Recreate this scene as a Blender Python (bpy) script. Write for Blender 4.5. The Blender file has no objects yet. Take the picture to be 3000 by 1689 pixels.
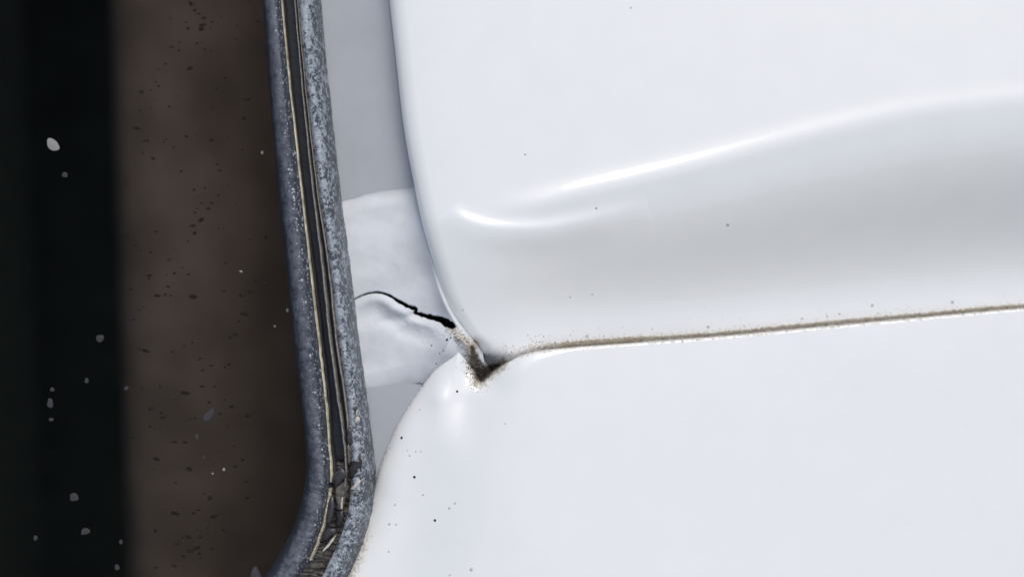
import bpy, math, random
import numpy as np
from mathutils import Matrix, Vector

random.seed(7)
rng = np.random.default_rng(11)
S = bpy.context.scene
COL = S.collection
U = 1e-4                       # one modelling unit = 0.1 mm
DIST = 5000.0                  # camera distance in those units (0.5 m)
ELEV = math.radians(38)        # how far the bodywork leans back from the vertical

# frame of the bodywork: x right, y up along the panel, z out of the panel
def frame():
    ce, se = math.cos(ELEV), math.sin(ELEV)
    m = Matrix(((1, 0, 0), (0, se, -ce), (0, ce, se))).to_4x4()
    m.translation = Vector((0, 0, 1.15))
    return m
BODY = frame()

# ------------------------------------------------------------------ camera
cam_d = bpy.data.cameras.new('camera')
cam = bpy.data.objects.new('camera', cam_d)
COL.objects.link(cam)
cam.matrix_world = BODY @ Matrix.Translation((0, 0, DIST * U))
cam_d.sensor_width = 36.0
cam_d.lens = 36.0 * DIST / 3000.0
cam_d.clip_start = 0.01
cam_d.clip_end = 500
cam_d.dof.use_dof = True
cam_d.dof.focus_distance = (DIST + 10) * U
cam_d.dof.aperture_fstop = 4.6
S.camera = cam

# ------------------------------------------------------------------ sky and sun (bright overcast)
SUN_EL, SUN_AZ = math.radians(74), math.radians(125)   # azimuth clockwise from +Y
w = bpy.data.worlds.new('World'); S.world = w; w.use_nodes = True
nt = w.node_tree; nt.nodes.clear()
sky = nt.nodes.new('ShaderNodeTexSky'); sky.sky_type = 'NISHITA'; sky.sun_disc = False
sky.sun_elevation = SUN_EL; sky.sun_rotation = SUN_AZ
sky.air_density = 1.0; sky.dust_density = 2.0; sky.ozone_density = 1.0
bg = nt.nodes.new('ShaderNodeBackground'); bg.inputs['Strength'].default_value = 0.085
wo = nt.nodes.new('ShaderNodeOutputWorld')
nt.links.new(sky.outputs[0], bg.inputs[0]); nt.links.new(bg.outputs[0], wo.inputs[0])
sl = bpy.data.lights.new('sun', 'SUN'); sl.energy = 1.5; sl.angle = math.radians(44); sl.color = (1.0, 0.945, 0.84)
so = bpy.data.objects.new('sun', sl); COL.objects.link(so)
sd = Vector((math.sin(SUN_AZ) * math.cos(SUN_EL), math.cos(SUN_AZ) * math.cos(SUN_EL), math.sin(SUN_EL)))
so.rotation_euler = sd.to_track_quat('Z', 'Y').to_euler()

vs = S.view_settings
vs.view_transform = 'Standard'; vs.look = 'None'; vs.exposure = 0.64; vs.gamma = 1.0; vs.use_curve_mapping = False
S.display_settings.display_device = 'sRGB'
S.render.engine = 'CYCLES'
S.cycles.max_bounces = 10; S.cycles.transparent_max_bounces = 12
S.cycles.use_denoising = True

# ------------------------------------------------------------------ numeric helpers
def ss(a, b, x):
    t = np.clip((x - a) / (b - a), 0, 1)
    return t * t * (3 - 2 * t)

def ci(x, xs, ys):
    """smooth (monotone cubic) curve through knots"""
    xs = np.asarray(xs, float); ys = np.asarray(ys, float); x = np.asarray(x, float)
    h = np.diff(xs); d = np.diff(ys) / h
    m = np.empty_like(ys); m[0] = d[0]; m[-1] = d[-1]
    for i in range(1, len(xs) - 1):
        m[i] = 0 if d[i - 1] * d[i] <= 0 else 2 * d[i - 1] * d[i] / (d[i - 1] + d[i]) * 0.5 + (d[i - 1] * h[i] + d[i] * h[i - 1]) / (h[i] + h[i - 1]) * 0.5
    k = np.clip(np.searchsorted(xs, x) - 1, 0, len(h) - 1)
    t = np.clip((x - xs[k]) / h[k], -0.5, 1.5)
    t2, t3 = t * t, t * t * t
    return (2*t3 - 3*t2 + 1) * ys[k] + (t3 - 2*t2 + t) * h[k] * m[k] + (-2*t3 + 3*t2) * ys[k+1] + (t3 - t2) * h[k] * m[k+1]

def spline(pts, step=6.0):
    """Catmull-Rom through points, resampled about every step units"""
    p = np.asarray(pts, float)
    q = np.vstack([2 * p[0] - p[1], p, 2 * p[-1] - p[-2]])
    out = []
    for i in range(1, len(q) - 2):
        n = max(2, int(np.linalg.norm(q[i + 1][:2] - q[i][:2]) / step))
        for t in np.linspace(0, 1, n, endpoint=False):
            out.append(0.5 * (2*q[i] + (q[i+1]-q[i-1])*t + (2*q[i-1]-5*q[i]+4*q[i+1]-q[i+2])*t*t + (3*q[i]-q[i-1]-3*q[i+1]+q[i+2])*t**3))
    out.append(p[-1])
    return np.array(out)

def seg_dist(X, Y, poly, closed=False):
    """distance to a polyline, fraction along it and side (sign of cross product)"""
    a = poly[:, :2]
    b = np.roll(a, -1, 0) if closed else a[1:]
    if not closed: a = a[:-1]
    L = np.concatenate([[0], np.cumsum(np.linalg.norm(b - a, axis=1))])
    best = np.full(X.shape, 1e18); fr = np.zeros(X.shape); sd = np.zeros(X.shape)
    nx = np.zeros(X.shape); ny = np.zeros(X.shape)
    for i in range(len(a)):
        dx, dy = b[i] - a[i]; l2 = dx*dx + dy*dy + 1e-12
        t = np.clip(((X - a[i, 0]) * dx + (Y - a[i, 1]) * dy) / l2, 0, 1)
        ex = X - a[i, 0] - t*dx; ey = Y - a[i, 1] - t*dy
        d2 = ex*ex + ey*ey
        m = d2 < best
        best[m] = d2[m]; fr[m] = (L[i] + t[m] * math.sqrt(l2)) / L[-1]
        sd[m] = np.sign(dx * ey[m] - dy * ex[m]); nx[m] = ex[m]; ny[m] = ey[m]
    return np.sqrt(best), fr, sd, nx, ny

def inside(X, Y, poly):
    a = poly[:, :2]; b = np.roll(a, -1, 0)
    r = np.zeros(X.shape, bool)
    for (x0, y0), (x1, y1) in zip(a, b):
        if y0 == y1: continue
        c = (Y >= min(y0, y1)) & (Y < max(y0, y1))
        r ^= c & (X < x0 + (Y - y0) * (x1 - x0) / (y1 - y0))
    return r

def lump(X, Y, cell, seed):
    """smooth value noise, -1..1"""
    r = np.random.default_rng(seed); g = r.uniform(-1, 1, (256, 256))
    x = X / cell + 100; y = Y / cell + 100
    i = np.floor(x).astype(int); j = np.floor(y).astype(int)
    fx = x - i; fy = y - j; fx = fx*fx*fx*(fx*(fx*6-15)+10); fy = fy*fy*fy*(fy*(fy*6-15)+10)
    G = lambda a, b: g[a % 256, b % 256]
    return (G(i, j)*(1-fx) + G(i+1, j)*fx)*(1-fy) + (G(i, j+1)*(1-fx) + G(i+1, j+1)*fx)*fy

def to_local(px, py, z, zref):
    s = 1 - zref / DIST          # one scale for a whole part that lies at depth zref
    return np.stack([(px - 1500) * s * U, (844.5 - py) * s * U, z * U], -1)

# ------------------------------------------------------------------ mesh helpers
def make_mesh(name, co, faces, mat, parent, uv=None, attrs=None, smooth=True, kind=None):
    me = bpy.data.meshes.new(name)
    me.from_pydata([tuple(c) for c in co.reshape(-1, 3)], [], [tuple(int(i) for i in f) for f in faces])
    if smooth: me.polygons.foreach_set('use_smooth', [True] * len(me.polygons))
    if attrs:
        for k, v in attrs.items():
            at = me.attributes.new(k, 'FLOAT', 'POINT'); at.data.foreach_set('value', np.asarray(v, float).ravel())
    if uv is not None:
        ul = me.uv_layers.new(name='UVMap')
        li = np.empty(len(me.loops), int); me.loops.foreach_get('vertex_index', li)
        ul.data.foreach_set('uv', uv.reshape(-1, 2)[li].ravel())
    me.materials.append(mat); me.update()
    o = bpy.data.objects.new(name, me); COL.objects.link(o)
    if parent: o.parent = parent
    if kind: o['kind'] = kind
    return o

def grid_faces(nr, nc):
    i = np.arange(nr * nc).reshape(nr, nc)
    return np.stack([i[:-1, :-1], i[1:, :-1], i[1:, 1:], i[:-1, 1:]], -1).reshape(-1, 4)

def outline_sheet(poly, xs, ys, warp=None):
    """grid cells inside an outline, the border vertices snapped on to it; returns X, Y, depth inside, faces, border edges"""
    X, Y = np.meshgrid(xs, ys)
    if warp is not None: Y = Y + warp(X)       # rows that run along the outline
    d, fr, _, nx, ny = seg_dist(X, Y, poly, True)
    ins = inside(X, Y, poly); d = np.where(ins, d, -d)
    gx = np.gradient(xs); gy = np.gradient(ys)
    lim = 0.62 * np.minimum(gx[None, :], gy[:, None])
    snap = np.abs(d) < lim
    X = np.where(snap, X - nx, X); Y = np.where(snap, Y - ny, Y); d = np.where(snap, 0, d)
    keep = d >= 0
    f = grid_faces(*X.shape)
    # triangles make the border complete: keep quads that are inside, add corner triangles
    kf = keep.ravel()[f]
    quads = f[kf.sum(1) == 4]
    tri_src = f[kf.sum(1) == 3]; kt = kf[kf.sum(1) == 3]
    tris = [tuple(v for v, k in zip(q, kk) if k) for q, kk in zip(tri_src, kt)]
    faces = [tuple(q) for q in quads] + tris
    used = np.unique(np.concatenate([np.array(quads).ravel(), np.array(tris).ravel().astype(int)]) if tris else np.array(quads).ravel())
    remap = -np.ones(X.size, int); remap[used] = np.arange(len(used))
    faces = [tuple(remap[list(q)]) for q in faces]
    cnt = {}
    for q in faces:
        for a, b in zip(q, q[1:] + q[:1]):
            k = (min(a, b), max(a, b)); cnt[k] = (a, b) if k not in cnt else None
    border = [e for e in cnt.values() if e]
    return X.ravel()[used], Y.ravel()[used], d.ravel()[used], faces, border

def add_skirt(co, faces, border, depth):
    """turn the border down into the body so that the sheet has an edge with depth"""
    vs_ = sorted({v for e in border for v in e}); n = len(co)
    low = {v: n + i for i, v in enumerate(vs_)}
    ext = co[vs_].copy(); ext[:, 2] -= depth * U
    return np.vstack([co, ext]), faces + [(b, a, low[a], low[b]) for a, b in border], vs_

# ------------------------------------------------------------------ node helpers
def mat_new(name):
    m = bpy.data.materials.new(name); m.use_nodes = True
    t = m.node_tree; b = t.nodes['Principled BSDF']
    return m, t, b
def N(t, kind, **kw):
    n = t.nodes.new(kind)
    for k, v in kw.items():
        if k in n.inputs.keys(): n.inputs[k].default_value = v
        else: setattr(n, k, v)
    return n
def mathn(t, op, a, b=None, clamp=False):
    n = t.nodes.new('ShaderNodeMath'); n.operation = op; n.use_clamp = clamp
    for i, v in enumerate((a, b)):
        if v is None: continue
        if isinstance(v, (int, float)): n.inputs[i].default_value = v
        else: t.links.new(v, n.inputs[i])
    return n.outputs[0]
def mixc(t, fac, a, b):
    n = t.nodes.new('ShaderNodeMix'); n.data_type = 'RGBA'
    for i, v in ((0, fac), (6, a), (7, b)):
        if isinstance(v, (int, float)): n.inputs[i].default_value = v
        elif isinstance(v, tuple): n.inputs[i].default_value = (*v, 1)
        else: t.links.new(v, n.inputs[i])
    return n.outputs[2]
def ramp(t, v, a, b):
    n = t.nodes.new('ShaderNodeMapRange'); n.interpolation_type = 'SMOOTHSTEP'
    t.links.new(v, n.inputs[0]); n.inputs[1].default_value = a; n.inputs[2].default_value = b
    return n.outputs[0]
def noise(t, co, scale, detail=2, rough=0.5):
    n = N(t, 'ShaderNodeTexNoise', Scale=scale, Detail=detail, Roughness=rough)
    t.links.new(co, n.inputs['Vector']); return n.outputs['Fac']
def voro(t, co, scale, rnd=1.0):
    n = N(t, 'ShaderNodeTexVoronoi', Scale=scale, Randomness=rnd)
    t.links.new(co, n.inputs['Vector']); return n
def bump(t, b, h, dist, strength=1.0):
    n = N(t, 'ShaderNodeBump', Strength=strength, Distance=dist)
    t.links.new(h, n.inputs['Height']); t.links.new(n.outputs[0], b.inputs['Normal'])
    return n

def paint_material(name, col, rough, coat, film=0.0, bumpy=0.0, under=None):
    """white vehicle paint; the vertex attribute 'grime' tells where grit and brown dirt have settled"""
    m, t, b = mat_new(name)
    co = N(t, 'ShaderNodeTexCoord').outputs['Object']
    g = N(t, 'ShaderNodeAttribute', attribute_name='grime').outputs['Fac']
    k = N(t, 'ShaderNodeAttribute', attribute_name='dirt_shade').outputs['Fac']
    n1 = noise(t, co, 90, 4, 0.6)
    base = mixc(t, ramp(t, n1, 0.3, 0.75), col, tuple(c * (1 - film) for c in col))
    n2 = noise(t, co, 900, 3, 0.65)
    if under:      # brushed-on coat: it thins out towards its rim and in the brush strokes
        th = N(t, 'ShaderNodeAttribute', attribute_name='thin').outputs['Fac']
        mp = N(t, 'ShaderNodeMapping'); mp.inputs['Rotation'].default_value = (0, 0, 0.25); mp.inputs['Scale'].default_value = (1, 5.5, 1); t.links.new(co, mp.inputs[0])
        st = noise(t, mp.outputs[0], 60, 5, 0.65)
        base = mixc(t, ramp(t, mathn(t, 'ADD', th, mathn(t, 'MULTIPLY', mathn(t, 'SUBTRACT', st, 0.5), 0.9)), 0.12, 0.95), base, under)
    v = voro(t, co, 620)
    # thin brown film
    f1 = mathn(t, 'MULTIPLY', ramp(t, mathn(t, 'ADD', g, mathn(t, 'MULTIPLY', mathn(t, 'SUBTRACT', n2, 0.5), 1.5)), 0.28, 0.95), 0.85, True)
    c1 = mixc(t, f1, base, mixc(t, n2, (0.19, 0.145, 0.09), (0.44, 0.365, 0.26)))
    # separate specks whose number grows with the dirt
    sp = mathn(t, 'LESS_THAN', v.outputs['Distance'], mathn(t, 'MULTIPLY', mathn(t, 'SUBTRACT', mathn(t, 'MULTIPLY', g, 1.2), mathn(t, 'MULTIPLY', v.outputs['Color'], 0.9)), 0.6))
    c2 = mixc(t, mathn(t, 'MULTIPLY', sp, mathn(t, 'SUBTRACT', 0.85, mathn(t, 'MULTIPLY', f1, 0.75))), c1, (0.07, 0.055, 0.04))
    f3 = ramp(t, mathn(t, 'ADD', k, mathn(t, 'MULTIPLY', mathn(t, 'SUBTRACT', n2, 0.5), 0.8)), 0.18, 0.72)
    c3 = mixc(t, f3, c2, mixc(t, ramp(t, n2, 0.35, 0.7), (0.010, 0.009, 0.008), (0.045, 0.036, 0.028)))  # near-black colour in the crack and pit: painted shade along with dirt
    t.links.new(c3, b.inputs['Base Color'])
    dirt = mathn(t, 'MAXIMUM', f1, f3)
    t.links.new(mathn(t, 'ADD', rough, mathn(t, 'MULTIPLY', dirt, 0.6), True), b.inputs['Roughness'])
    t.links.new(mathn(t, 'MULTIPLY', mathn(t, 'SUBTRACT', 1.0, dirt), coat), b.inputs['Coat Weight'])
    b.inputs['Coat Roughness'].default_value = 0.04
    h = mathn(t, 'ADD', mathn(t, 'MULTIPLY', dirt, n2), mathn(t, 'MULTIPLY', noise(t, co, 260, 2), bumpy))
    bump(t, b, h, 0.0004, 0.6)
    return m

M_PAINT = paint_material('white_paint', (0.80, 0.803, 0.792), 0.30, 1.0, 0.02, 0.02)
M_FLANGE = paint_material('flange_shaded_grey', (0.36, 0.375, 0.40), 0.42, 0.2, 0.06, 0.05)  # grey flange; part of the recess's shade is put into this colour
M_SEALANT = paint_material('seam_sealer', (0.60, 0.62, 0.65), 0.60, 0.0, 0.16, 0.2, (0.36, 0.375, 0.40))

def rubber_material(name, base, dust, speck_bias, dust_amt, mott=0.5, lo=0.95, hi=1.5):
    m, t, b = mat_new(name)
    tc = N(t, 'ShaderNodeTexCoord'); co = tc.outputs['Object']
    sep = N(t, 'ShaderNodeSeparateXYZ'); t.links.new(tc.outputs['UV'], sep.inputs[0]); u = sep.outputs['X']
    n1 = noise(t, co, 170, 5, 0.65); n2 = noise(t, co, 1100, 3, 0.7)
    band = dust_amt(t, u)
    n3 = noise(t, co, 480, 4, 0.7)
    d = ramp(t, mathn(t, 'ADD', mathn(t, 'ADD', mathn(t, 'MULTIPLY', mathn(t, 'SUBTRACT', n1, 0.5), 1.5 * mott + 0.4), mathn(t, 'MULTIPLY', mathn(t, 'SUBTRACT', mathn(t, 'ADD', n3, mathn(t, 'MULTIPLY', n2, 0.8)), 0.9), 2.6 * mott + 0.3)), band), lo, hi)
    c = mixc(t, d, base, dust)
    dk = ramp(t, noise(t, co, 330, 3, 0.6), 0.60, 0.68)
    c = mixc(t, mathn(t, 'MULTIPLY', dk, mott), c, tuple(x * 0.6 for x in base))
    sb = speck_bias(t, u)
    sp = None
    for sc_, kk in ((800, 0.66), (1500, 0.80)):
        v = voro(t, co, sc_)
        sr = N(t, 'ShaderNodeSeparateColor'); t.links.new(v.outputs['Color'], sr.inputs[0])
        q = mathn(t, 'LESS_THAN', v.outputs['Distance'], mathn(t, 'MULTIPLY', mathn(t, 'SUBTRACT', sb, sr.outputs[0]), kk))
        sp = q if sp is None else mathn(t, 'MAXIMUM', sp, q)
    c = mixc(t, mathn(t, 'MULTIPLY', sp, 0.75), c, (0.44, 0.475, 0.51))
    t.links.new(c, b.inputs['Base Color'])
    b.inputs['Roughness'].default_value = 0.42
    b.inputs['Specular IOR Level'].default_value = 0.45
    t.links.new(mathn(t, 'ADD', 0.36, mathn(t, 'MULTIPLY', d, 0.4)), b.inputs['Roughness'])
    h = mathn(t, 'ADD', mathn(t, 'MULTIPLY', n2, 0.6), mathn(t, 'ADD', mathn(t, 'MULTIPLY', n1, 0.8), sp))
    bump(t, b, h, 0.0003, 0.7)
    return m
# inner bead: smooth at the glass, specked towards the pale line;  outer bead: mottled, dusty towards the middle
M_INNER = rubber_material('weathered_rubber_inner', (0.042, 0.049, 0.066), (0.145, 0.153, 0.18),
    lambda t, u: mathn(t, 'SUBTRACT', mathn(t, 'MULTIPLY', ramp(t, u, 0.10, 0.36), 0.60), 0.02), lambda t, u: mathn(t, 'MULTIPLY', mathn(t, 'SUBTRACT', ramp(t, u, 0.02, 0.16), mathn(t, 'MULTIPLY', ramp(t, u, 0.24, 0.36), 0.6)), 0.55), 0.38, 0.1, 0.9)
M_OUTER = rubber_material('weathered_rubber_outer', (0.050, 0.060, 0.075), (0.31, 0.345, 0.385),
    lambda t, u: mathn(t, 'SUBTRACT', 0.62, mathn(t, 'MULTIPLY', ramp(t, u, 0.80, 1.0), 0.22)),
    lambda t, u: mathn(t, 'SUBTRACT', 0.66, mathn(t, 'MULTIPLY', ramp(t, u, 0.76, 0.96), 0.34)), 0.9, 0.2, 0.85)

def simple(name, col, rough, var=0.25, scale=400, bd=0.0002, coat=0.0, spec=0.5):
    m, t, b = mat_new(name)
    co = N(t, 'ShaderNodeTexCoord').outputs['Object']
    n = noise(t, co, scale, 4, 0.65)
    t.links.new(mixc(t, ramp(t, n, 0.3, 0.7), tuple(c * (1 - var) for c in col), tuple(min(1, c * (1 + var)) for c in col)), b.inputs['Base Color'])
    b.inputs['Roughness'].default_value = rough; b.inputs['Coat Weight'].default_value = coat
    b.inputs['Specular IOR Level'].default_value = spec
    bump(t, b, n, bd, 0.6)
    return m
M_CREAM = simple('cream_line', (0.52, 0.475, 0.35), 0.55, 0.4, 260)
M_GROOVE = simple('groove_rubber', (0.010, 0.012, 0.016), 0.45, 0.3, 500)
M_LIP = simple('lip_rubber', (0.030, 0.030, 0.042), 0.22, 0.2, 300)
M_RIDGE = simple('dusty_ridge', (0.25, 0.235, 0.215), 0.5, 0.35, 900)
M_GRIME = simple('brown_grime', (0.075, 0.068, 0.060), 0.7, 0.6, 700, 0.0006)
M_FLAKE = simple('torn_rubber', (0.040, 0.037, 0.042), 0.35, 0.35, 500)
M_BLACK = simple('black_rubber', (0.018, 0.016, 0.016), 0.4, 0.4, 500)
M_SCRAP = simple('pale_scrap', (0.45, 0.42, 0.36), 0.6, 0.25, 800)
M_SPECK = simple('grey_dust', (0.040, 0.041, 0.046), 0.9, 0.3, 900)
M_WSPECK = simple('white_dust', (0.26, 0.255, 0.25), 0.8, 0.2, 900)
M_DOT = simple('dark_grit', (0.035, 0.030, 0.028), 0.7, 0.4, 900)
M_GREYDOT = simple('grey_grit', (0.50, 0.50, 0.51), 0.7, 0.3, 900)
M_GRIT = simple('brown_grit', (0.32, 0.265, 0.20), 0.85, 0.6, 2500)
M_CABIN = simple('dark_cabin', (0.030, 0.037, 0.031), 0.9, 0.3, 30, spec=0.1)
M_PGRIT = simple('pit_grit', (0.10, 0.08, 0.06), 0.85, 0.7, 2500)
M_FDIRT = simple('black_dirt', (0.016, 0.014, 0.0125), 0.9, 0.4, 900, spec=0.1)
M_GROUND = simple('dry_ground', (0.27, 0.24, 0.20), 0.9, 0.3, 8, 0.002)

def trim_material():
    m, t, b = mat_new('brown_trim')
    co = N(t, 'ShaderNodeTexCoord').outputs['Object']
    n1 = noise(t, co, 28, 4, 0.6)
    mp = N(t, 'ShaderNodeMapping'); mp.inputs['Scale'].default_value = (1, 1.6, 1); t.links.new(co, mp.inputs[0])
    v = voro(t, mp.outputs[0], 190); n2 = noise(t, co, 700, 3, 0.7)
    c = mixc(t, ramp(t, n1, 0.3, 0.7), (0.085, 0.064, 0.052), (0.14, 0.107, 0.087))
    sp = mathn(t, 'LESS_THAN', mathn(t, 'ADD', v.outputs['Distance'], mathn(t, 'MULTIPLY', n2, 0.3)), mathn(t, 'MULTIPLY', mathn(t, 'SUBTRACT', 0.72, v.outputs['Color']), 0.62))
    c = mixc(t, mathn(t, 'MULTIPLY', sp, 0.6), c, (0.03, 0.026, 0.024))
    c = mixc(t, mathn(t, 'MULTIPLY', ramp(t, n2, 0.4, 0.7), 0.25), c, (0.07, 0.062, 0.058))
    t.links.new(c, b.inputs['Base Color']); b.inputs['Roughness'].default_value = 0.95
    b.inputs['Specular IOR Level'].default_value = 0.05
    bump(t, b, n2, 0.0003, 0.5)
    return m
M_TRIM = trim_material()

def glass_material():
    m = bpy.data.materials.new('tinted_glass'); m.use_nodes = True; t = m.node_tree; t.nodes.clear()
    out = t.nodes.new('ShaderNodeOutputMaterial')
    tr = N(t, 'ShaderNodeBsdfTransparent'); tr.inputs[0].default_value = (0.90, 0.90, 0.89, 1)
    gl = N(t, 'ShaderNodeBsdfGlossy'); gl.inputs['Roughness'].default_value = 0.02
    mx = t.nodes.new('ShaderNodeMixShader'); mx.inputs[0].default_value = 0.003
    t.links.new(tr.outputs[0], mx.inputs[1]); t.links.new(gl.outputs[0], mx.inputs[2]); t.links.new(mx.outputs[0], out.inputs[0])
    return m
M_GLASS = glass_material()

# ------------------------------------------------------------------ setting: ground under the vehicle
gco = np.array([[-80, -80, 0], [80, -80, 0], [80, 80, 0], [-80, 80, 0]], float)
ground = make_mesh('ground', gco, [(0, 1, 2, 3)], M_GROUND, None, smooth=False, kind='structure')

# ------------------------------------------------------------------ the vehicle
veh = bpy.data.objects.new('vehicle', None); COL.objects.link(veh)
veh.empty_display_size = 0.05
veh.matrix_world = BODY
veh['label'] = 'white vehicle bodywork with cracked seam sealer beside a rubber-edged dark window'
veh['category'] = 'vehicle'

# --- shared outlines (photo pixels of the 3000 px wide frame)
XL_Y = [-200, 0, 140, 385, 520, 670, 770, 876, 921, 980, 1015, 1060, 1110, 1200]
XL_X = [1113, 1136, 1152, 1181, 1206, 1238, 1266, 1298, 1320, 1362, 1388, 1412, 1432, 1462]
xL = lambda y: ci(y, XL_Y, XL_X)
SEAM_X = [1380, 1500, 1560, 1631, 1748, 2097, 2563, 3000, 3300]
SEAM_Y = [1045, 1034, 1020, 1012, 1003, 979, 938, 899, 874]
seam = lambda x: ci(x, SEAM_X, SEAM_Y)
crease = lambda x: ci(x, [1100, 1300, 1480, 1700, 2000, 2400, 2700, 3000, 3300], [640, 640, 625, 575, 505, 400, 335, 300, 280])
PIT = np.array([[1386, 1012], [1384, 1060], [1398, 1100], [1408, 1112], [1440, 1088], [1472, 1066]], float)
CRACK = spline([(1036, 878, 3), (1060, 866, 4), (1085, 858, 5), (1115, 857, 6.5), (1145, 868, 8), (1170, 884, 9.5), (1195, 897, 11), (1218, 906, 11),
                (1216, 915, 8), (1230, 920, 11), (1255, 927, 14), (1285, 935, 19), (1310, 946, 24), (1326, 955, 16)], 4)
RIDGE = spline([(1318, 958), (1335, 975), (1355, 990), (1374, 1010), (1382, 1050), (1392, 1090), (1402, 1116)], 5)

PITP = np.array([[1384, 1014], [1396, 1040], [1412, 1066], [1432, 1080], [1462, 1074], [1408, 1116], [1393, 1095], [1383, 1060]], float)
def pit_dirt_shade(X, Y):
    """dark dirt and painted shade that fill the pit, fading out of it"""
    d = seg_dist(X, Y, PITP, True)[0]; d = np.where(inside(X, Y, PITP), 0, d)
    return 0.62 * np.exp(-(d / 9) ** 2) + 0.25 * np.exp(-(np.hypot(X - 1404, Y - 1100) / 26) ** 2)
def grimes(X, Y):
    """where brown dirt has collected: round the crack's end, the pit and the tab's inner edge"""
    d1, fr, _, _, _ = seg_dist(X, Y, RIDGE)
    g = np.exp(-(d1 / (20 + 12 * fr)) ** 1.3) * (0.72 + 0.30 * fr)
    d2, _, _, _, _ = seg_dist(X, Y, PIT)
    g = np.maximum(g, 1.1 * np.exp(-(d2 / 20) ** 1.3))
    return g

# --- upper panel
def build_upper():
    ys = np.concatenate([np.arange(-180, 1160, 4.0)])
    ts = np.concatenate([[0, 0.6, 1.6], np.arange(3, 90, 3.0), np.arange(90, 420, 5.0), np.geomspace(420, 2050, 250)])
    Yg, T = np.meshgrid(ys, ts, indexing='ij')
    X = xL(Yg) + T
    c = crease(X); sm = seam(X); wd = sm - c
    q = (Yg - c) / wd
    u = np.clip((q + 0.16) / 1.32, 0, 1)
    F = (u / 2 - np.sin(2 * np.pi * u) / (4 * np.pi)) * 1.32
    A = ci(X, [1100, 1350, 1700, 2300, 3300], [0.12, 0.24, 0.44, 0.53, 0.58])
    Z = -A * wd * F
    Z += 0.035 * np.minimum(Yg - c, 0)                       # upper field leans back a little
    Z -= 0.00002 * (X - 1500) ** 2 * 0.6                     # gentle crown across
    # bright swage line along the crease
    Z += 4.0 * np.exp(-((Yg - c + 10) / 38) ** 2) * ss(1300, 1700, X) * (1 - 0.6 * ss(2200, 2900, X))
    # short pressed fold that catches the light at the corner
    dk, fk, sk, _, _ = seg_dist(X, Yg, spline([(1318, 612), (1345, 640), (1390, 660), (1450, 671), (1530, 674), (1620, 668), (1760, 640), (1900, 604)], 8))
    Z += np.where(sk > 0, 15 * np.exp(-(dk / 60) ** 2), 15 * np.exp(-(dk / 27) ** 2)) * np.sin(np.pi * np.clip(fk, 0, 1)) ** 0.5 * (1 - 0.6 * fk)
    dq, fq, sq, _, _ = seg_dist(X, Yg, spline([(1425, 622), (1560, 598), (1700, 562), (2000, 492), (2400, 386), (2700, 322), (3000, 286), (3300, 262)], 10))
    Z += np.where(sq > 0, 4.8 * np.exp(-(dq / 80) ** 2), 4.8 * np.exp(-(dq / 31) ** 2)) * ss(0, 0.10, fq) * (1 - 0.72 * ss(0.08, 0.5, fq))
    R = 52.0
    t1 = np.clip(T / R, 0, 1)
    Z -= 34 * (1 - np.sqrt(np.clip(1 - (1 - t1) ** 2, 0, 1)))
    Z -= 14 * np.exp(-T / 90)
    # corner sinks towards the pit
    dp, _, _, _, _ = seg_dist(X, Yg, np.array([[1340, 950], [1400, 1080], [1440, 1090]], float))
    Z -= 46 * np.exp(-(dp / 50) ** 2) * ss(980, 1070, Yg)
    # below the seam the sheet goes on under the lower panel
    Z -= 0.5 * np.maximum(Yg - sm - 4, 0)
    n = Yg - sm - 3 + 2 * lump(X, Yg, 60, 3)
    grow = ss(1490, 1700, X)
    gr = np.exp(-(np.maximum(np.abs(n) - np.where(X < 1900, 4, 1), 0) / 7) ** 2) * (0.35 + 0.62 * grow)
    gr = np.maximum(gr, 0.30 * np.exp(-(np.minimum(n, 0) / 40) ** 2) * ss(1480, 1560, X) * (1 - ss(1500, 2100, X)))
    gr = np.maximum(gr, grimes(X, Yg) * ss(950, 1010, Yg))
    so = pit_dirt_shade(X, Yg)
    co = to_local(X, Yg, Z, 0)
    nr, nc = X.shape
    f = [tuple(q_) for q_ in grid_faces(nr, nc)]
    # turned-down edge on the left
    low = co[:, 0, :].copy(); low[:, 2] -= 110 * U; low[:, 0] += 8 * U
    base = nr * nc
    for i in range(nr - 1): f.append((i * nc, base + i, base + i + 1, (i + 1) * nc))
    allco = np.vstack([co.reshape(-1, 3), low])
    ga = np.concatenate([gr.ravel(), gr[:, 0]]); sa = np.concatenate([so.ravel(), so[:, 0]])
    f = [tuple(reversed(q_)) if False else q_ for q_ in f]
    return make_mesh('upper_panel', allco, f, M_PAINT, veh, attrs={'grime': ga, 'dirt_shade': sa})
upper = build_upper()
upper['label'] = 'glossy white upper panel with a soft swage line'

# --- lower panel
LOW_TOP = [(3300, 886), (3000, 910), (2563, 949), (2097, 990), (1748, 1014), (1650, 1022), (1590, 1028), (1557, 1034), (1526, 1044), (1501, 1056), (1474, 1071), (1446, 1088), (1419, 1108), (1404, 1120)]
LOW_TAB = [(1404, 1120), (1393, 1095), (1385, 1065), (1378, 1037), (1370, 1012), (1352, 992), (1332, 984), (1316, 1004), (1306, 1028), (1284, 1060), (1259, 1092), (1230, 1137), (1188, 1200), (1154, 1257), (1131, 1309), (1112, 1356), (1096, 1404), (1080, 1470), (1050, 1560), (1000, 1650), (950, 1740), (930, 1850)]
low_top = spline(LOW_TOP, 8); low_tab = spline(LOW_TAB, 6)
LOW = np.vstack([low_top, low_tab[1:], [[3300, 1850]]])

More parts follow.
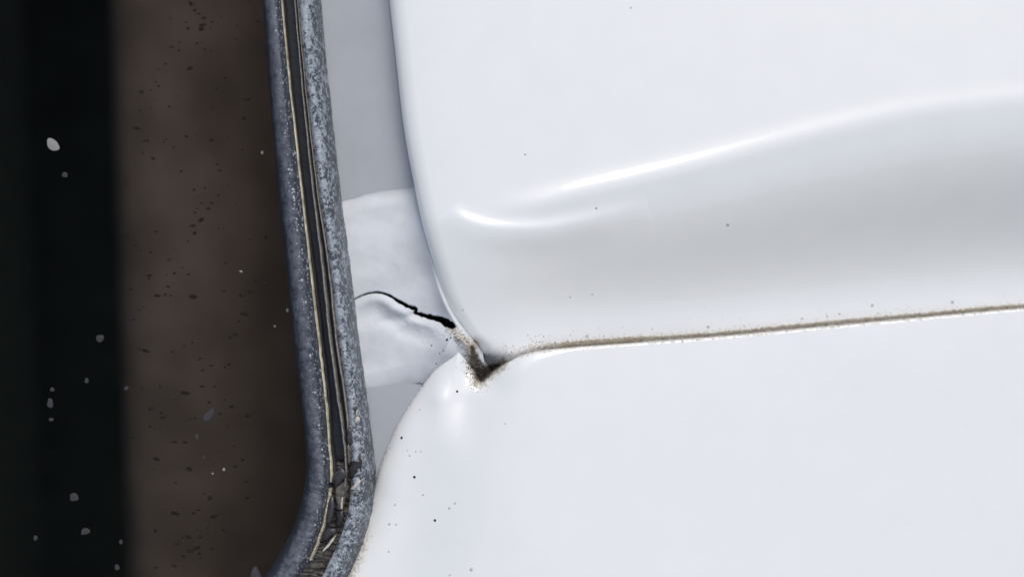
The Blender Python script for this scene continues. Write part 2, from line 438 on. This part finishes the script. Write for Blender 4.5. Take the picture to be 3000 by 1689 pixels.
def build_lower():
    xs = np.concatenate([np.arange(925, 1640, 3.5), np.geomspace(1640, 3300, 190)])
    ys = np.concatenate([np.arange(970, 1300, 3.0), np.arange(1300, 2010, 6.0)])
    topy = lambda x: np.interp(x, low_top[::-1, 0], low_top[::-1, 1])
    X, Y, d, faces, border = outline_sheet(LOW, xs, ys, lambda x: topy(np.maximum(x, 1600)) - topy(1600))
    dt, _, _, _, _ = seg_dist(X, Y, low_top)
    dl, _, _, _, _ = seg_dist(X, Y, low_tab[8:])
    Z = np.full(X.shape, 6.0)
    # rolled top edge along the seam, broader at the lobe
    R1 = 6 + 52 * np.exp(-((X - 1480) / 120) ** 2)
    a = np.clip(dt / R1, 0, 1); Z -= (6 + 34 * np.exp(-((X - 1450) / 110) ** 2)) * (1 - np.sqrt(np.clip(1 - (1 - a) ** 2, 0, 1)))
    Z -= 5 * np.exp(-dt / 110)
    # left edge: broad roll down to the flange
    R2 = 95.0
    b = np.clip(dl / R2, 0, 1); Z -= 62 * (1 - np.sqrt(np.clip(1 - (1 - b) ** 2, 0, 1)))
    # fall towards the window left of the lobe
    xe = ci(Y, [1000, 1120, 1300, 1550, 1850], [1470, 1470, 1420, 1370, 1330])
    Z -= 44 * ss(70, -210, X - xe)
    # crease running down from the pit
    dv, fv, _, _, _ = seg_dist(X, Y, spline([(1410, 1108), (1372, 1150), (1340, 1215), (1325, 1320), (1320, 1480)], 8))
    Z -= (10 * np.exp(-(dv / 58) ** 2) * (1 - ss(0, 0.6, fv)) + 9 * np.exp(-(dv / 80) ** 2) * (1 - fv))
    # raised tab
    Z += 7 * np.exp(-(((X - 1300) / 46) ** 2 + ((Y - 1120) / 90) ** 2))
    Z += 1.5 * lump(X, Y, 260, 8)
    Z += ci(X, [900, 1500, 1750, 2300, 3300], [0, 0, -26, -105, -205])
    Z += 13 * np.exp(-(((X - 1292) / np.where(Y < 1182, 40, 40 + 0.3 * (Y - 1182))) ** 2 + ((Y - 1182) / np.where(Y < 1182, 46, 190)) ** 2))      # rounded swelling of the tab
    g = grimes(X, Y) * ss(1230, 1130, Y)
    g = np.maximum(g, 0.62 * np.exp(-(dt / 8) ** 2) * ss(1440, 1560, X))
    # dirt where the window seal touches
    ds, _, _, _, _ = seg_dist(X, Y, np.array([[1093, 1400], [1088, 1500], [1060, 1600], [1020, 1700]], float))
    g = np.maximum(g, 0.62 * np.exp(-(ds / 26) ** 2) * ss(1480, 1620, Y))
    so = 0.9 * pit_dirt_shade(X, Y)
    co = to_local(X, Y, Z, 0)
    co, faces, vv = add_skirt(co, faces, border, 60)
    g = np.concatenate([g, g[vv]]); so = np.concatenate([so, so[vv]])
    return make_mesh('lower_panel', co, [tuple(reversed(f)) for f in faces] if False else faces, M_PAINT, veh, attrs={'grime': g, 'dirt_shade': so})
lower = build_lower()
lower['label'] = 'glossy white lower panel with a rounded tab at its corner'

# --- flange between the window seal and the panels
FZ = -97.0
def flange_z(X, Y):
    return FZ + 0.04 * (1040 - X) + 1.5 * lump(X, Y, 160, 21) + 16 * np.exp(-np.maximum(xL(Y) - X, 0) / 22) * ss(1000, 900, Y)
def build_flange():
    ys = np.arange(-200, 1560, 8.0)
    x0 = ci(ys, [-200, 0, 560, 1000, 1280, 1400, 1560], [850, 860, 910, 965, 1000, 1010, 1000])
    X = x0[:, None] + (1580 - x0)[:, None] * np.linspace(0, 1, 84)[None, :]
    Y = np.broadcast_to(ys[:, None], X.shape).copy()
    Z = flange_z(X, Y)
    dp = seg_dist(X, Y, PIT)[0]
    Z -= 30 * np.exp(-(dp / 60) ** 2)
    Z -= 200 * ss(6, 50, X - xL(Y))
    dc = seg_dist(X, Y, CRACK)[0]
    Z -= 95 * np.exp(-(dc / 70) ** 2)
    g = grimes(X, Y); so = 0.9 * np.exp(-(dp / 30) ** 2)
    return make_mesh('pillar_flange', to_local(X, Y, Z, FZ), grid_faces(*X.shape), M_FLANGE, veh, attrs={'grime': g, 'dirt_shade': so})
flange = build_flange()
flange['label'] = 'grey-white recessed flange between window seal and panels'

SEALER = np.vstack([spline([(940, 588), (985, 580), (1030, 566), (1080, 556), (1140, 546), (1230, 532)], 6),
                    spline([(1250, 560), (1290, 700), (1350, 880), (1400, 980), (1420, 1080), (1400, 1130)], 8),
                    spline([(1360, 1180), (1290, 1140), (1240, 1122), (1200, 1124), (1150, 1134), (1075, 1150), (1000, 1165), (940, 1170)], 6)])
S_TOP = np.array([(940, 588), (985, 580), (1030, 566), (1080, 556), (1140, 546), (1230, 532)], float)
S_BOT = np.array([(1290, 1140), (1240, 1122), (1200, 1124), (1150, 1134), (1075, 1150), (1000, 1165), (940, 1170)], float)
def build_sealer():
    xs = np.arange(930, 1430, 2.4); ys = np.arange(520, 1190, 2.4)
    X, Y, d, faces, border = outline_sheet(SEALER, xs, ys)
    Z = flange_z(X, Y) - 1.5 + 11 * ss(0, 60, d)
    # fillet up against the upper panel's edge
    tx = xL(Y) - X
    Z += 24 * np.exp(-np.maximum(tx, 0) / 40) * ss(560, 760, Y)
    Z += 3.0 * lump(X, Y, 90, 5) * ss(0, 90, d) + 0.9 * lump(X, Y, 40, 6) + 0.15 * lump(X, Y, 14, 9)
    # mound that carries the tab's root
    Z += 44 * np.exp(-(((X - 1330) / 70) ** 2 + ((Y - 1022) / 60) ** 2))
    dtab = seg_dist(X, Y, low_tab[8:60])[0]
    Z += 22 * np.exp(-dtab / 24) * ss(1150, 1080, Y)
    # the crack: one lip curls up, the other sags, an open gap between them
    dc, fr, sd, _, _ = seg_dist(X, Y, CRACK)
    half = np.interp(fr, np.linspace(0, 1, len(CRACK)), CRACK[:, 2]) * 0.38 * (1 + 0.35 * lump(X, Y, 9, 61) + 0.15 * lump(X, Y, 4, 62)) * (0.75 + 0.35 * fr)
    below = sd > 0
    dd = np.maximum(dc - half, 0)
    lip = np.where(below, 8.5 * np.exp(-((dd - 20) / 15) ** 2) - 8 * np.exp(-((dd - 58) / 24) ** 2), -4 * np.exp(-(dd / 30) ** 2))
    Z += lip * np.sin(np.pi * np.clip(fr * 0.85 + 0.08, 0, 1)) 
    # a second low fold under it
    df, ff, _, _, _ = seg_dist(X, Y, spline([(1090, 946), (1130, 938), (1175, 930), (1225, 928), (1262, 944)], 6))
    Z -= 6 * np.exp(-(df / 15) ** 2) * np.sin(np.pi * np.clip(ff, 0, 1)) ** 0.7
    gap = ss(2.2, -2.0, dc - half)
    Z -= (25 + 50 * fr) * gap
    Z -= 160 * ss(8, 26, X - xL(Y))
    g = grimes(X, Y)
    g = np.maximum(g, 0.35 * np.exp(-(dc / 22) ** 2) * ss(0.55, 0.95, fr))
    g = np.maximum(g, 0.30 * np.exp(-(((X - 1235) / 30) ** 2 + ((Y - 1128) / 12) ** 2)))
    so = np.maximum(ss(3.0, -1.0, dc - half) * (0.42 + 0.9 * fr), pit_dirt_shade(X, Y))  # gap darkened by colour for the shade inside it, dirt included
    ded = np.minimum(seg_dist(X, Y, S_TOP)[0], seg_dist(X, Y, S_BOT)[0] * 1.3)
    thin = np.exp(-(ded / 24) ** 1.2)
    co = to_local(X, Y, Z, FZ)
    return make_mesh('seam_sealer', co, faces, M_SEALANT, flange, attrs={'grime': g, 'dirt_shade': so, 'thin': thin})
sealer = build_sealer()
sealer['label'] = 'pale brushed seam sealer split by a black crack'

# --- window seal
TK = np.arange(14.0)
LPT = np.array([(738, -200), (758, 0), (779, 280), (803, 560), (828, 790), (848, 1000), (868, 1150), (882, 1280), (887, 1370), (878, 1450), (855, 1535), (815, 1620), (765, 1700), (690, 1790)], float)
RPT = np.array([(920, -200), (932, 0), (958, 275), (990, 560), (1020, 785), (1045, 1000), (1066, 1150), (1083, 1285), (1094, 1395), (1090, 1485), (1073, 1568), (1045, 1652), (1005, 1735), (935, 1840)], float)
def seal_frame(t):
    L = np.stack([ci(t, TK, LPT[:, 0]), ci(t, TK, LPT[:, 1])], -1)
    R = np.stack([ci(t, TK, RPT[:, 0]), ci(t, TK, RPT[:, 1])], -1)
    return L, R
ZS0, ZSEAL = -92.0, 0.0
def seal_strip(name, mat, t0, t1, f0, f1, profile, nt=260, nf=18, wob=0.0, seed=1, label=None, parent=None, under=None):
    """one strip of the seal: runs from t0 to t1 along it, from fraction f0(t) to f1(t) across it, height profile(s, f, t)"""
    t = np.linspace(t0, t1, nt); s = np.linspace(0, 1, nf)
    L, R = seal_frame(t)
    a = f0(t); b = f1(t)
    if wob:
        wv = wob * lump(t * 60, t * 0 + seed * 13.7, 9, seed); a = a + wv * 0.5; b = b + wv
    Fr = a[:, None] + (b - a)[:, None] * s[None, :]
    P = L[:, None, :] + (R - L)[:, None, :] * Fr[..., None]
    Z = profile(np.broadcast_to(s, Fr.shape), Fr, np.broadcast_to(t[:, None], Fr.shape))
    co = to_local(P[..., 0], P[..., 1], Z, ZSEAL)
    ln = np.concatenate([[0], np.cumsum(np.linalg.norm(np.diff(L, axis=0), axis=1))]) * U
    uv = np.stack([Fr, np.broadcast_to(ln[:, None], Fr.shape)], -1)
    o = make_mesh(name, co, grid_faces(*Fr.shape), mat, parent, uv=uv)
    if label: o['label'] = label
    return o
seal = bpy.data.objects.new('window_seal', None); COL.objects.link(seal); seal.parent = veh
seal.empty_display_size = 0.02
seal['label'] = 'weathered blue-grey rubber window seal with speckled beads and a torn centre'

K = lambda xs, ys: (lambda t: ci(t, xs, ys))
const = lambda v: (lambda t: np.full_like(t, v))
cream_f = K([0, 1, 3, 4, 5, 6, 7, 8, 9, 10, 11.1, 13], [.375, .385, .43, .425, .437, .424, .402, .40, .40, .41, .42, .42])
def wave(s, f, t):
    return 2.2 * lump(t * 90, f * 60, 10, 31) + 1.0 * lump(t * 300, f * 120, 10, 32)
# inner bead: rounded, its left edge bends down on to the glass
def p_inner(s, f, t):
    return ZS0 + 128 * np.sin(np.clip(s * 1.02, 0, 1) ** 0.62 * np.pi * 0.60) / 1.0 - 26 * ss(0.82, 1.0, s) + wave(s, f, t)
seal_strip('inner_bead', M_INNER, 0, 13, const(0.0), lambda t: cream_f(t) - 0.02, p_inner, 320, 30, parent=seal, label='smooth blue-grey inner bead of the seal')
# the channel floor between the beads, brown with dirt where the torn part lies
seal_strip('channel_floor', M_GRIME, 7.6, 13, lambda t: cream_f(t) - 0.04, const(0.80), lambda s, f, t: -6 + 9 * lump(t * 200, f * 100, 9, 40) - 16 * np.sin(np.pi * s) , 140, 26, parent=seal, label='brown dirty floor of the torn channel')
seal_strip('channel_wall', M_GROOVE, 0, 8.6, lambda t: cream_f(t) - 0.03, const(0.76), lambda s, f, t: -34 + 0 * s, 200, 6, parent=seal)
# pale line
seal_strip('pale_line', M_CREAM, 0, 8.35, lambda t: cream_f(t) - 0.028, lambda t: cream_f(t) + 0.026, lambda s, f, t: -8 + 16 * np.sin(np.pi * s) + 1.5 * lump(t * 200, s * 3, 9, 41), 320, 9, 0.008, 3, 'thin cream line along the seal', seal)
seal_strip('pale_line', M_CREAM, 8.55, 11.05, lambda t: cream_f(t) - 0.028, lambda t: cream_f(t) + 0.024, lambda s, f, t: -2 + 14 * np.sin(np.pi * s) + 2 * lump(t * 200, s * 3, 9, 42), 120, 9, 0.014, 5, 'broken lower length of the cream line', seal)
# thin dark lip beside it
lip_l = lambda t: cream_f(t) + 0.028
lip_r = K([0, 1, 3, 5, 6, 7, 8, 8.4, 9], [.445, .445, .482, .515, .505, .462, .50, .515, .52])
seal_strip('dark_lip', M_LIP, 0, 8.25, lip_l, lip_r, lambda s, f, t: -20 + 22 * np.sin(np.pi * (0.15 + 0.85 * s)), 260, 9, 0.004, 7, None, seal)
r1l = K([0, 1, 3, 5, 6, 7, 8, 8.5], [.575, .585, .585, .578, .578, .595, .585, .59])
r1r = K([0, 1, 3, 5, 6, 7, 8, 8.5], [.635, .635, .645, .645, .640, .652, .64, .62])
seal_strip('dusty_ridge', M_RIDGE, 0, 8.45, r1l, r1r, lambda s, f, t: -16 + 30 * np.sin(np.pi * s) + 1.5 * lump(t * 220, s * 3, 9, 43), 280, 10, 0.007, 9, 'grey-brown ridge beside the dark groove', seal)
r2l = K([0, 1, 3, 4, 5, 6, 7, 7.5], [.645, .645, .665, .685, .680, .690, .675, .66])
r2r = K([0, 1, 3, 4, 5, 6, 7, 7.5], [.670, .670, .705, .735, .735, .745, .72, .68])
seal_strip('dusty_ridge', M_RIDGE, 0, 7.45, r2l, r2r, lambda s, f, t: -8 + 26 * np.sin(np.pi * s) + 1.5 * lump(t * 220, s * 3, 9, 44), 260, 10, 0.006, 15, 'narrow grey-brown ridge along the outer bead', seal)
ob_l = K([0, 1, 3, 4, 5, 6, 7, 8, 9, 10, 11, 13], [.665, .667, .70, .728, .728, .74, .715, .70, .69, .68, .66, .66])
def p_outer(s, f, t):
    return ZS0 + 6 + 108 * np.clip(np.cos(np.pi * 0.5 * np.clip(s - 0.28, -0.3, 1) / 0.72), 0, 1) ** 0.8 + 2.6 * lump(t * 110, f * 70, 10, 33) + 1.4 * lump(t * 330, f * 150, 10, 34)
seal_strip('outer_bead', M_OUTER, 0, 13, ob_l, const(1.0), p_outer, 360, 28, 0.006, 19, 'mottled dusty outer bead of the seal', seal)

# torn rubber flakes and scraps in the channel
def plate(name, pts, z, thick, mat, parent, tilt=(0, 0), dome=6.0, label=None, zref=0.0):
    """irregular thin plate from an outline, domed and tilted, with real edges"""
    p = np.asarray(pts, float); n = len(p)
    q = []
    for i in range(n):
        a, b = p[i], p[(i + 1) % n]
        q += [a, a * 0.5 + b * 0.5 + rng.normal(0, 1.2, 2)]
    p = np.array(q); n = len(p); c = p.mean(0)
    rings = []
    for k, (s, h) in enumerate(((1.0, -thick), (1.0, 0), (0.82, 0.55 * dome), (0.5, 0.9 * dome), (0.2, dome))):
        r = c + (p - c) * s
        zz = z + h + tilt[0] * (r[:, 0] - c[0]) + tilt[1] * (r[:, 1] - c[1]) + rng.normal(0, 0.6, n)
        rings.append(np.column_stack([r, zz]))
    A = np.vstack(rings + [np.array([[c[0], c[1], z + dome]])])
    f = []
    for k in range(4):
        for i in range(n):
            j = (i + 1) % n; f.append((k*n+i, (k+1)*n+i, (k+1)*n+j, k*n+j))
    for i in range(n): f.append((4*n+i, 5*n, 4*n+(i+1) % n))
    o = make_mesh(name, to_local(A[:, 0], A[:, 1], A[:, 2], zref), f, mat, parent)
    if label: o['label'] = label
    return o
c4 = lambda pts: [(700 + x / 2.462, 1100 + y / 2.462) for x, y in pts]
plate('rubber_flake', c4([(662, 762), (698, 695), (742, 648), (778, 690), (772, 735), (732, 772), (695, 806)]), 10, 14, M_FLAKE, seal, (0.25, -0.1), 8, 'torn purple-black rubber flake folded over the groove')
plate('rubber_flake', c4([(700, 800), (770, 742), (792, 800), (770, 880), (748, 965), (712, 960), (700, 880)]), 6, 12, M_GRIME, seal, (-0.2, 0.1), 6)
plate('rubber_flake', c4([(645, 880), (684, 858), (694, 930), (672, 1040), (640, 1072), (636, 1000)]), 9, 12, M_FLAKE, seal, (0.2, 0.05), 7)
plate('rubber_flake', c4([(628, 1100), (700, 1096), (708, 1120), (668, 1150), (604, 1196), (606, 1150)]), 10, 12, M_FLAKE, seal, (0.1, -0.2), 6)
plate('rubber_flake', c4([(778, 372), (806, 368), (836, 408), (842, 452), (824, 486), (796, 492), (780, 440)]), 16, 10, M_FLAKE, seal, (-0.1, 0.0), 5, 'dark oval rubber patch on the outer bead')
plate('rubber_flake', c4([(784, 496), (822, 494), (818, 580), (800, 650), (784, 630)]), 10, 12, M_GRIME, seal, (-0.1, 0.0), 5)
plate('rubber_flake', c4([(846, 556), (880, 560), (894, 610), (890, 690), (866, 716), (812, 736), (798, 668), (826, 610)]), 17, 10, M_BLACK, seal, (-0.05, 0.0), 6, 'black torn hollow in the outer bead')
plate('rubber_flake', c4([(700, 965), (756, 960), (764, 1010), (726, 1090), (706, 1080)]), 6, 10, M_BLACK, seal, (0.1, 0.1), 5)
plate('rubber_flake', c4([(815, 210), (850, 222), (858, 262), (842, 292), (822, 262)]), 19, 8, M_BLACK, seal, (0, 0), 3)
plate('pale_scrap', c4([(868, 742), (886, 752), (872, 782), (832, 818), (804, 812), (836, 776)]), 20, 8, M_SCRAP, seal, (0, 0.1), 4, 'pale scrap lodged in the torn seal')
plate('pale_scrap', c4([(846, 296), (870, 290), (878, 316), (858, 340), (840, 326)]), 24, 6, M_SCRAP, seal, (0, 0.1), 4)
plate('pale_scrap', c4([(850, 250), (860, 246), (856, 282), (846, 290)]), 24, 5, M_SCRAP, seal, (0, 0.1), 3)
plate('pale_scrap', c4([(742, 876), (756, 872), (752, 952), (738, 956)]), 14, 6, M_SCRAP, seal, (0, 0.1), 3)
plate('pale_scrap', c4([(690, 1150), (704, 1140), (650, 1230), (612, 1264), (606, 1252), (650, 1200)]), 12, 6, M_SCRAP, seal, (0, 0.1), 3)
# little grey point at the bottom edge of the window
plate('trim_tab', [(738, 1668), (748, 1684), (760, 1720), (716, 1720), (726, 1686)], -60, 20, M_SPECK, seal, (0, 0), 8, 'small grey pointed tab below the seal')

# --- window glass with what lies behind it
GZ = -120.0
gx0, gx1, gy0, gy1 = -5000, 905, -4200, 2300
def box_sheet(name, x0, x1, y0, y1, z0, z1, mat, parent, zref):
    p = np.array([(x, y, z) for z in (z0, z1) for (x, y) in ((x0, y0), (x1, y0), (x1, y1), (x0, y1))], float)
    f = [(0, 1, 2, 3), (7, 6, 5, 4), (0, 4, 5, 1), (1, 5, 6, 2), (2, 6, 7, 3), (3, 7, 4, 0)]
    return make_mesh(name, to_local(p[:, 0], p[:, 1], p[:, 2], zref), f, mat, parent, smooth=False)
glass = box_sheet('window_glass', gx0, gx1, gy0, gy1, GZ - 40, GZ, M_GLASS, veh, GZ)
glass['label'] = 'dark tinted window glass with dust specks'

def trim_sweep(name, knots, mat, zref, label):
    """cabin trim: a vertical run with a rounded section, leaning as in the photograph"""
    k = spline(knots, 20)
    ys = np.linspace(-4600, 2900, 80)
    X = k[None, :, 0] + (ys[:, None] - 800) * 0.032
    Y = np.broadcast_to(ys[:, None], X.shape); Z = np.broadcast_to(k[None, :, 1], X.shape)
    o = make_mesh(name, to_local(X, Y, Z, zref), grid_faces(*X.shape), mat, veh); o['label'] = label
    return o
trim_sweep('pillar_trim', [(1150, -5000), (900, -3750), (770, -3330), (640, -3150), (540, -3110), (455, -3125), (395, -3170), (345, -3260), (307, -3420), (290, -3700), (285, -4600)], M_TRIM, -3100, 'brown-grey cabin trim behind the glass')
trim_sweep('door_trim', [(-110, -4600), (-120, -3700), (-150, -3450), (-230, -3300), (-400, -3200), (-2500, -3100)], simple('green_grey_trim', (0.034, 0.042, 0.037), 0.9, 0.2, 60, spec=0.1), -3400, 'dark green-grey cabin trim at the far edge')
# closed dark cabin behind
def cabin():
    x0, x1, y0, y1, z0, z1 = -5200, 1250, -4700, 3000, -7200, -165
    p = np.array([(x, y, z) for z in (z0, z1) for (x, y) in ((x0, y0), (x1, y0), (x1, y1), (x0, y1))], float)
    f = [(0, 1, 2, 3), (0, 4, 5, 1), (1, 5, 6, 2), (2, 6, 7, 3), (3, 7, 4, 0)]
    return make_mesh('cabin_lining', to_local(p[:, 0], p[:, 1], p[:, 2], 0), f, M_CABIN, veh, smooth=False)
cabin()

# --- specks: one small mesh per kind, shared by all copies
def speck_mesh(name, mat, seed, flat=0.35, spiky=0.35):
    r = np.random.default_rng(seed); n = 18
    a = np.arange(n) / n * 2 * np.pi
    rad = 1 + sum(spiky * r.uniform(-.7, .7) / k * np.sin(k * a + r.uniform(0, 6.28)) for k in (2, 3, 4, 5))
    ring = np.column_stack([np.cos(a) * rad, np.sin(a) * rad, np.zeros(n)])
    mid = np.column_stack([np.cos(a) * rad * 0.6, np.sin(a) * rad * 0.6, np.full(n, flat * 0.8)])
    co = np.vstack([ring, mid, [[0, 0, flat]]])
    f = [(i, (i+1) % n, n + (i+1) % n, n + i) for i in range(n)] + [(n+i, n+(i+1) % n, 2*n) for i in range(n)]
    me = bpy.data.meshes.new(name); me.from_pydata([tuple(c) for c in co], [], f)
    me.polygons.foreach_set('use_smooth', [True] * len(me.polygons)); me.materials.append(mat)
    return me
def speck(name, me, px, py, z, r, parent, ry=None, rot=0.0, zref=0.0, nrm=None):
    o = bpy.data.objects.new(name, me); COL.objects.link(o); o.parent = parent
    p = to_local(np.array(px, float), np.array(py, float), np.array(z, float), zref)
    o.location = tuple(p); o.scale = (r * U, (ry or r) * U, min(r, 12) * U)
    o.rotation_euler = (0, 0, rot)
    if nrm is not None:
        o.rotation_euler = Vector(nrm).to_track_quat('Z', 'Y').to_euler()
    return o
GM = [speck_mesh('dust_speck', M_SPECK, s, 0.10, 0.55) for s in (1, 2, 3)]
WM = [speck_mesh('white_speck', M_WSPECK, s, 0.15, 0.3) for s in (4, 5)]
for i, (x, y, r, ry, rot, k) in enumerate([
    (155, 424, 22, 15, -0.6, 'w'), (293, 990, 13, 10, 0.2, 'g'), (147, 1180, 10, 13, 0, 'g'), (153, 1140, 7, 6, 0, 'g'), (150, 1228, 8, 5, 0, 'g'),
    (217, 1455, 15, 11, 0.4, 'g'), (250, 1555, 14, 10, 0.3, 'g'), (104, 1574, 7, 7, 0, 'g'),
    (354, 1586, 6, 6, 0, 'g'), (254, 1114, 6, 8, 0, 'g'), (370, 1136, 8, 5, 0.5, 'g'), (190, 512, 10, 7, 0, 'g'),
    (343, 1660, 7, 9, 0.3, 'g'),
    (768, 447, 4, 5, 0, 'w'), (706, 795, 4.5, 4, 0, 'w'), (656, 1374, 4.5, 4.5, 0, 'w'), (623, 1386, 3, 3, 0, 'w'), (598, 1338, 4, 4, 0, 'g'),
    (612, 1215, 10, 22, -0.7, 'g'), (577, 1278, 5, 9, 0.2, 'g'), (805, 955, 3, 3, 0, 'w'), (842, 908, 4, 6, 0, 'w')]):
    o = speck('dust_speck', (WM if k == 'w' else GM)[i % (2 if k == 'w' else 3)], x, y, GZ + 0.2, r, glass, ry, rot, GZ)
    if i == 0: o['label'] = 'largest pale spot on the dark glass'

# dark fine dirt on the glass in front of the trim: too fine to pick apart
def glass_dirt():
    co, fs, n = [], [], 0
    M = 9
    for _ in range(420):
        y = random.uniform(-20, 1710); x = random.gauss(560, 130)
        if not 360 < x < 800: continue
        if math.sin(x * 0.021 + 2) * math.sin(y * 0.013 + 0.5) + random.gauss(0.1, 0.6) < 0: continue
        r_ = random.choice([1.6, 2, 2.4, 3, 3.6, 5]) * (1.2 if y > 800 else 1); rx = r_ * random.uniform(1, 2.4); a0 = random.uniform(-0.4, 0.4)
        a = np.arange(M) / M * 2 * np.pi; rad = 1 + rng.uniform(-.4, .4, M)
        e = np.column_stack([np.cos(a) * rad * rx, np.sin(a) * rad * r_])
        X = np.concatenate([[x], x + e[:, 0] * math.cos(a0) - e[:, 1] * math.sin(a0)]); Y = np.concatenate([[y], y + e[:, 0] * math.sin(a0) + e[:, 1] * math.cos(a0)])
        co.append(to_local(X, Y, np.concatenate([[GZ + 1.6], np.full(M, GZ + 0.1)]), GZ))
        fs += [(n, n + 1 + i, n + 1 + (i + 1) % M) for i in range(M)]; n += M + 1
    o = make_mesh('glass_dirt', np.vstack(co), fs, M_FDIRT, glass, kind='stuff'); o['label'] = 'fine dark dirt flecks on the window glass'
glass_dirt()

# dark dots on the paint (heights read from the panels themselves)
bpy.context.view_layer.update()
from mathutils.bvhtree import BVHTree
def tree_of(o):
    me = o.data
    return BVHTree.FromPolygons([v.co.copy() for v in me.vertices], [tuple(p.vertices) for p in me.polygons])
T_UP, T_LO, T_SE = tree_of(upper), tree_of(lower), tree_of(sealer)
def on(tree, px, py):
    p = to_local(np.array(px, float), np.array(py, float), np.array(0.0), 0)
    h = tree.ray_cast(Vector((p[0], p[1], 0.03)), Vector((0, 0, -1)))
    return h[0], h[1]
DM = [speck_mesh('paint_speck', M_DOT, s, 0.5, 0.2) for s in (6, 7)]
YM = [speck_mesh('faint_speck', M_GREYDOT, s, 0.4, 0.2) for s in (8, 9)]
def dot(tree, parent, px, py, r, me, name='paint_speck', ry=None):
    p, n = on(tree, px, py)
    if p is None: return
    if n.z < 0: n = -n
    o = bpy.data.objects.new(name, me); COL.objects.link(o); o.parent = parent
    o.location = p; o.scale = (r * U, (ry or r) * U, r * U); o.rotation_euler = n.to_track_quat('Z', 'Y').to_euler()
    return o
for i, (x, y, r) in enumerate([(1173, 1286, 4.2), (1212, 1400, 4.2), (1273, 1526, 4), (1146, 1271, 4), (1338, 1148, 3.6)]):
    dot(T_LO, lower, x, y, r, DM[i % 2])
for i, (x, y, r) in enumerate([(1238, 1452, 3.2), (1316, 1489, 4), (1333, 1474, 3.4), (1381, 1666, 5), (1138, 1539, 3.6), (1158, 1540, 3), (1136, 1620, 3), (1198, 1337, 3),
                               (1216, 1325, 2.6), (1231, 1324, 2.6), (1191, 1322, 2.4), (1227, 1202, 2.6), (1155, 1482, 3), (1318, 1684, 3), (1480, 1240, 2.4), (1138, 1318, 2.6)]):
    dot(T_LO, lower, x, y, r, YM[i % 2])
for i, (x, y, r) in enumerate([(1539, 452, 3.4), (1747, 609, 4), (1354, 907, 2.8), (1740, 862, 3), (2140, 655, 5), (2602, 896, 5), (2384, 936, 4), (2462, 930, 3.5), (2852, 886, 5), (2094, 960, 4.5), (1725, 987, 4), (2500, 922, 3), (1850, 20, 3), (1674, 870, 3)]):
    dot(T_UP, upper, x, y, r, YM[i % 2])
for i, (x, y, r) in enumerate([(1308, 996, 4.5), (1319, 990, 3.2), (1261, 1014, 2.6), (1297, 1028, 2.6), (1330, 980, 2.6), (1275, 1067, 2.6), (1286, 1036, 2.2)]):
    dot(T_SE, sealer, x, y, r, DM[i % 2], 'dirt_speck')

# loose grit lying along the seam: too fine to pick apart
def build_grit():
    co, fs = [], []
    ico = np.array([(0, 0, 1), (0, 0, -0.4), (1, 0, 0), (-1, 0, 0), (0, 1, 0), (0, -1, 0)], float)
    icf = [(0, 2, 4), (0, 4, 3), (0, 3, 5), (0, 5, 2), (1, 4, 2), (1, 3, 4), (1, 5, 3), (1, 2, 5)]
    n = 0
    for _ in range(1700):
        x = 1470 + 1750 * random.random() ** 1.25
        s_ = float(seam(np.array(x)))
        spread = 7 if x > 1700 else 11
        y = s_ + random.gauss(-1, spread)
        if random.random() < 0.06: y = s_ - abs(random.gauss(0, 30))
        if x < 1560 and random.random() < 0.55: continue
        p, nn = on(T_UP, x, y)
        if p is None: continue
        r = random.uniform(0.8, 2.3) * (1 if x < 1800 else 0.75) * (1.35 if random.random() < 0.1 else 1)
        a = random.uniform(0, 6.28); c_, s2 = math.cos(a), math.sin(a)
        q = ico * (r * np.array([1, random.uniform(.6, 1), .7])) * U
        q = np.column_stack([q[:, 0]*c_ - q[:, 1]*s2, q[:, 0]*s2 + q[:, 1]*c_, q[:, 2]])
        co.append(q + np.array(p)); fs += [tuple(i + n for i in f) for f in icf]; n += 6
    return make_mesh('seam_grit', np.vstack(co), fs, M_GRIT, upper, smooth=False, kind='stuff')
gr = build_grit(); gr['label'] = 'line of brown grit along the seam between the panels'

# dark grit round the pit and the crack's end
def pit_grit():
    co, fs, n = [], [], 0
    ico = np.array([(0, 0, 1), (0, 0, -0.4), (1, 0, 0), (-1, 0, 0), (0, 1, 0), (0, -1, 0)], float)
    icf = [(0, 2, 4), (0, 4, 3), (0, 3, 5), (0, 5, 2), (1, 4, 2), (1, 3, 4), (1, 5, 3), (1, 2, 5)]
    path = np.vstack([RIDGE, RIDGE[len(RIDGE) // 2:], RIDGE[2 * len(RIDGE) // 3:], [(1420, 1104), (1440, 1088), (1465, 1070), (1500, 1050), (1530, 1034)]])
    for _ in range(420):
        b = path[random.randrange(len(path))]
        x = b[0] + random.gauss(-3, 13); y = b[1] + random.gauss(0, 12)
        hits = [h for h in (on(T_UP, x, y)[0], on(T_LO, x, y)[0], on(T_SE, x, y)[0]) if h is not None]
        if not hits: continue
        p = max(hits, key=lambda h: h.z)
        r_ = random.uniform(0.8, 2.6) * (1.5 if random.random() < 0.06 else 1)
        q = ico * (r_ * np.array([1, random.uniform(.6, 1), .7])) * U
        a = random.uniform(0, 6.28); q = np.column_stack([q[:, 0]*math.cos(a) - q[:, 1]*math.sin(a), q[:, 0]*math.sin(a) + q[:, 1]*math.cos(a), q[:, 2]])
        co.append(q + np.array(p)); fs += [tuple(i + n for i in f) for f in icf]; n += 6
    o = make_mesh('pit_grit', np.vstack(co), fs, M_PGRIT, lower, smooth=False, kind='stuff'); o['label'] = 'dark grit round the pit where the panels meet'
pit_grit()
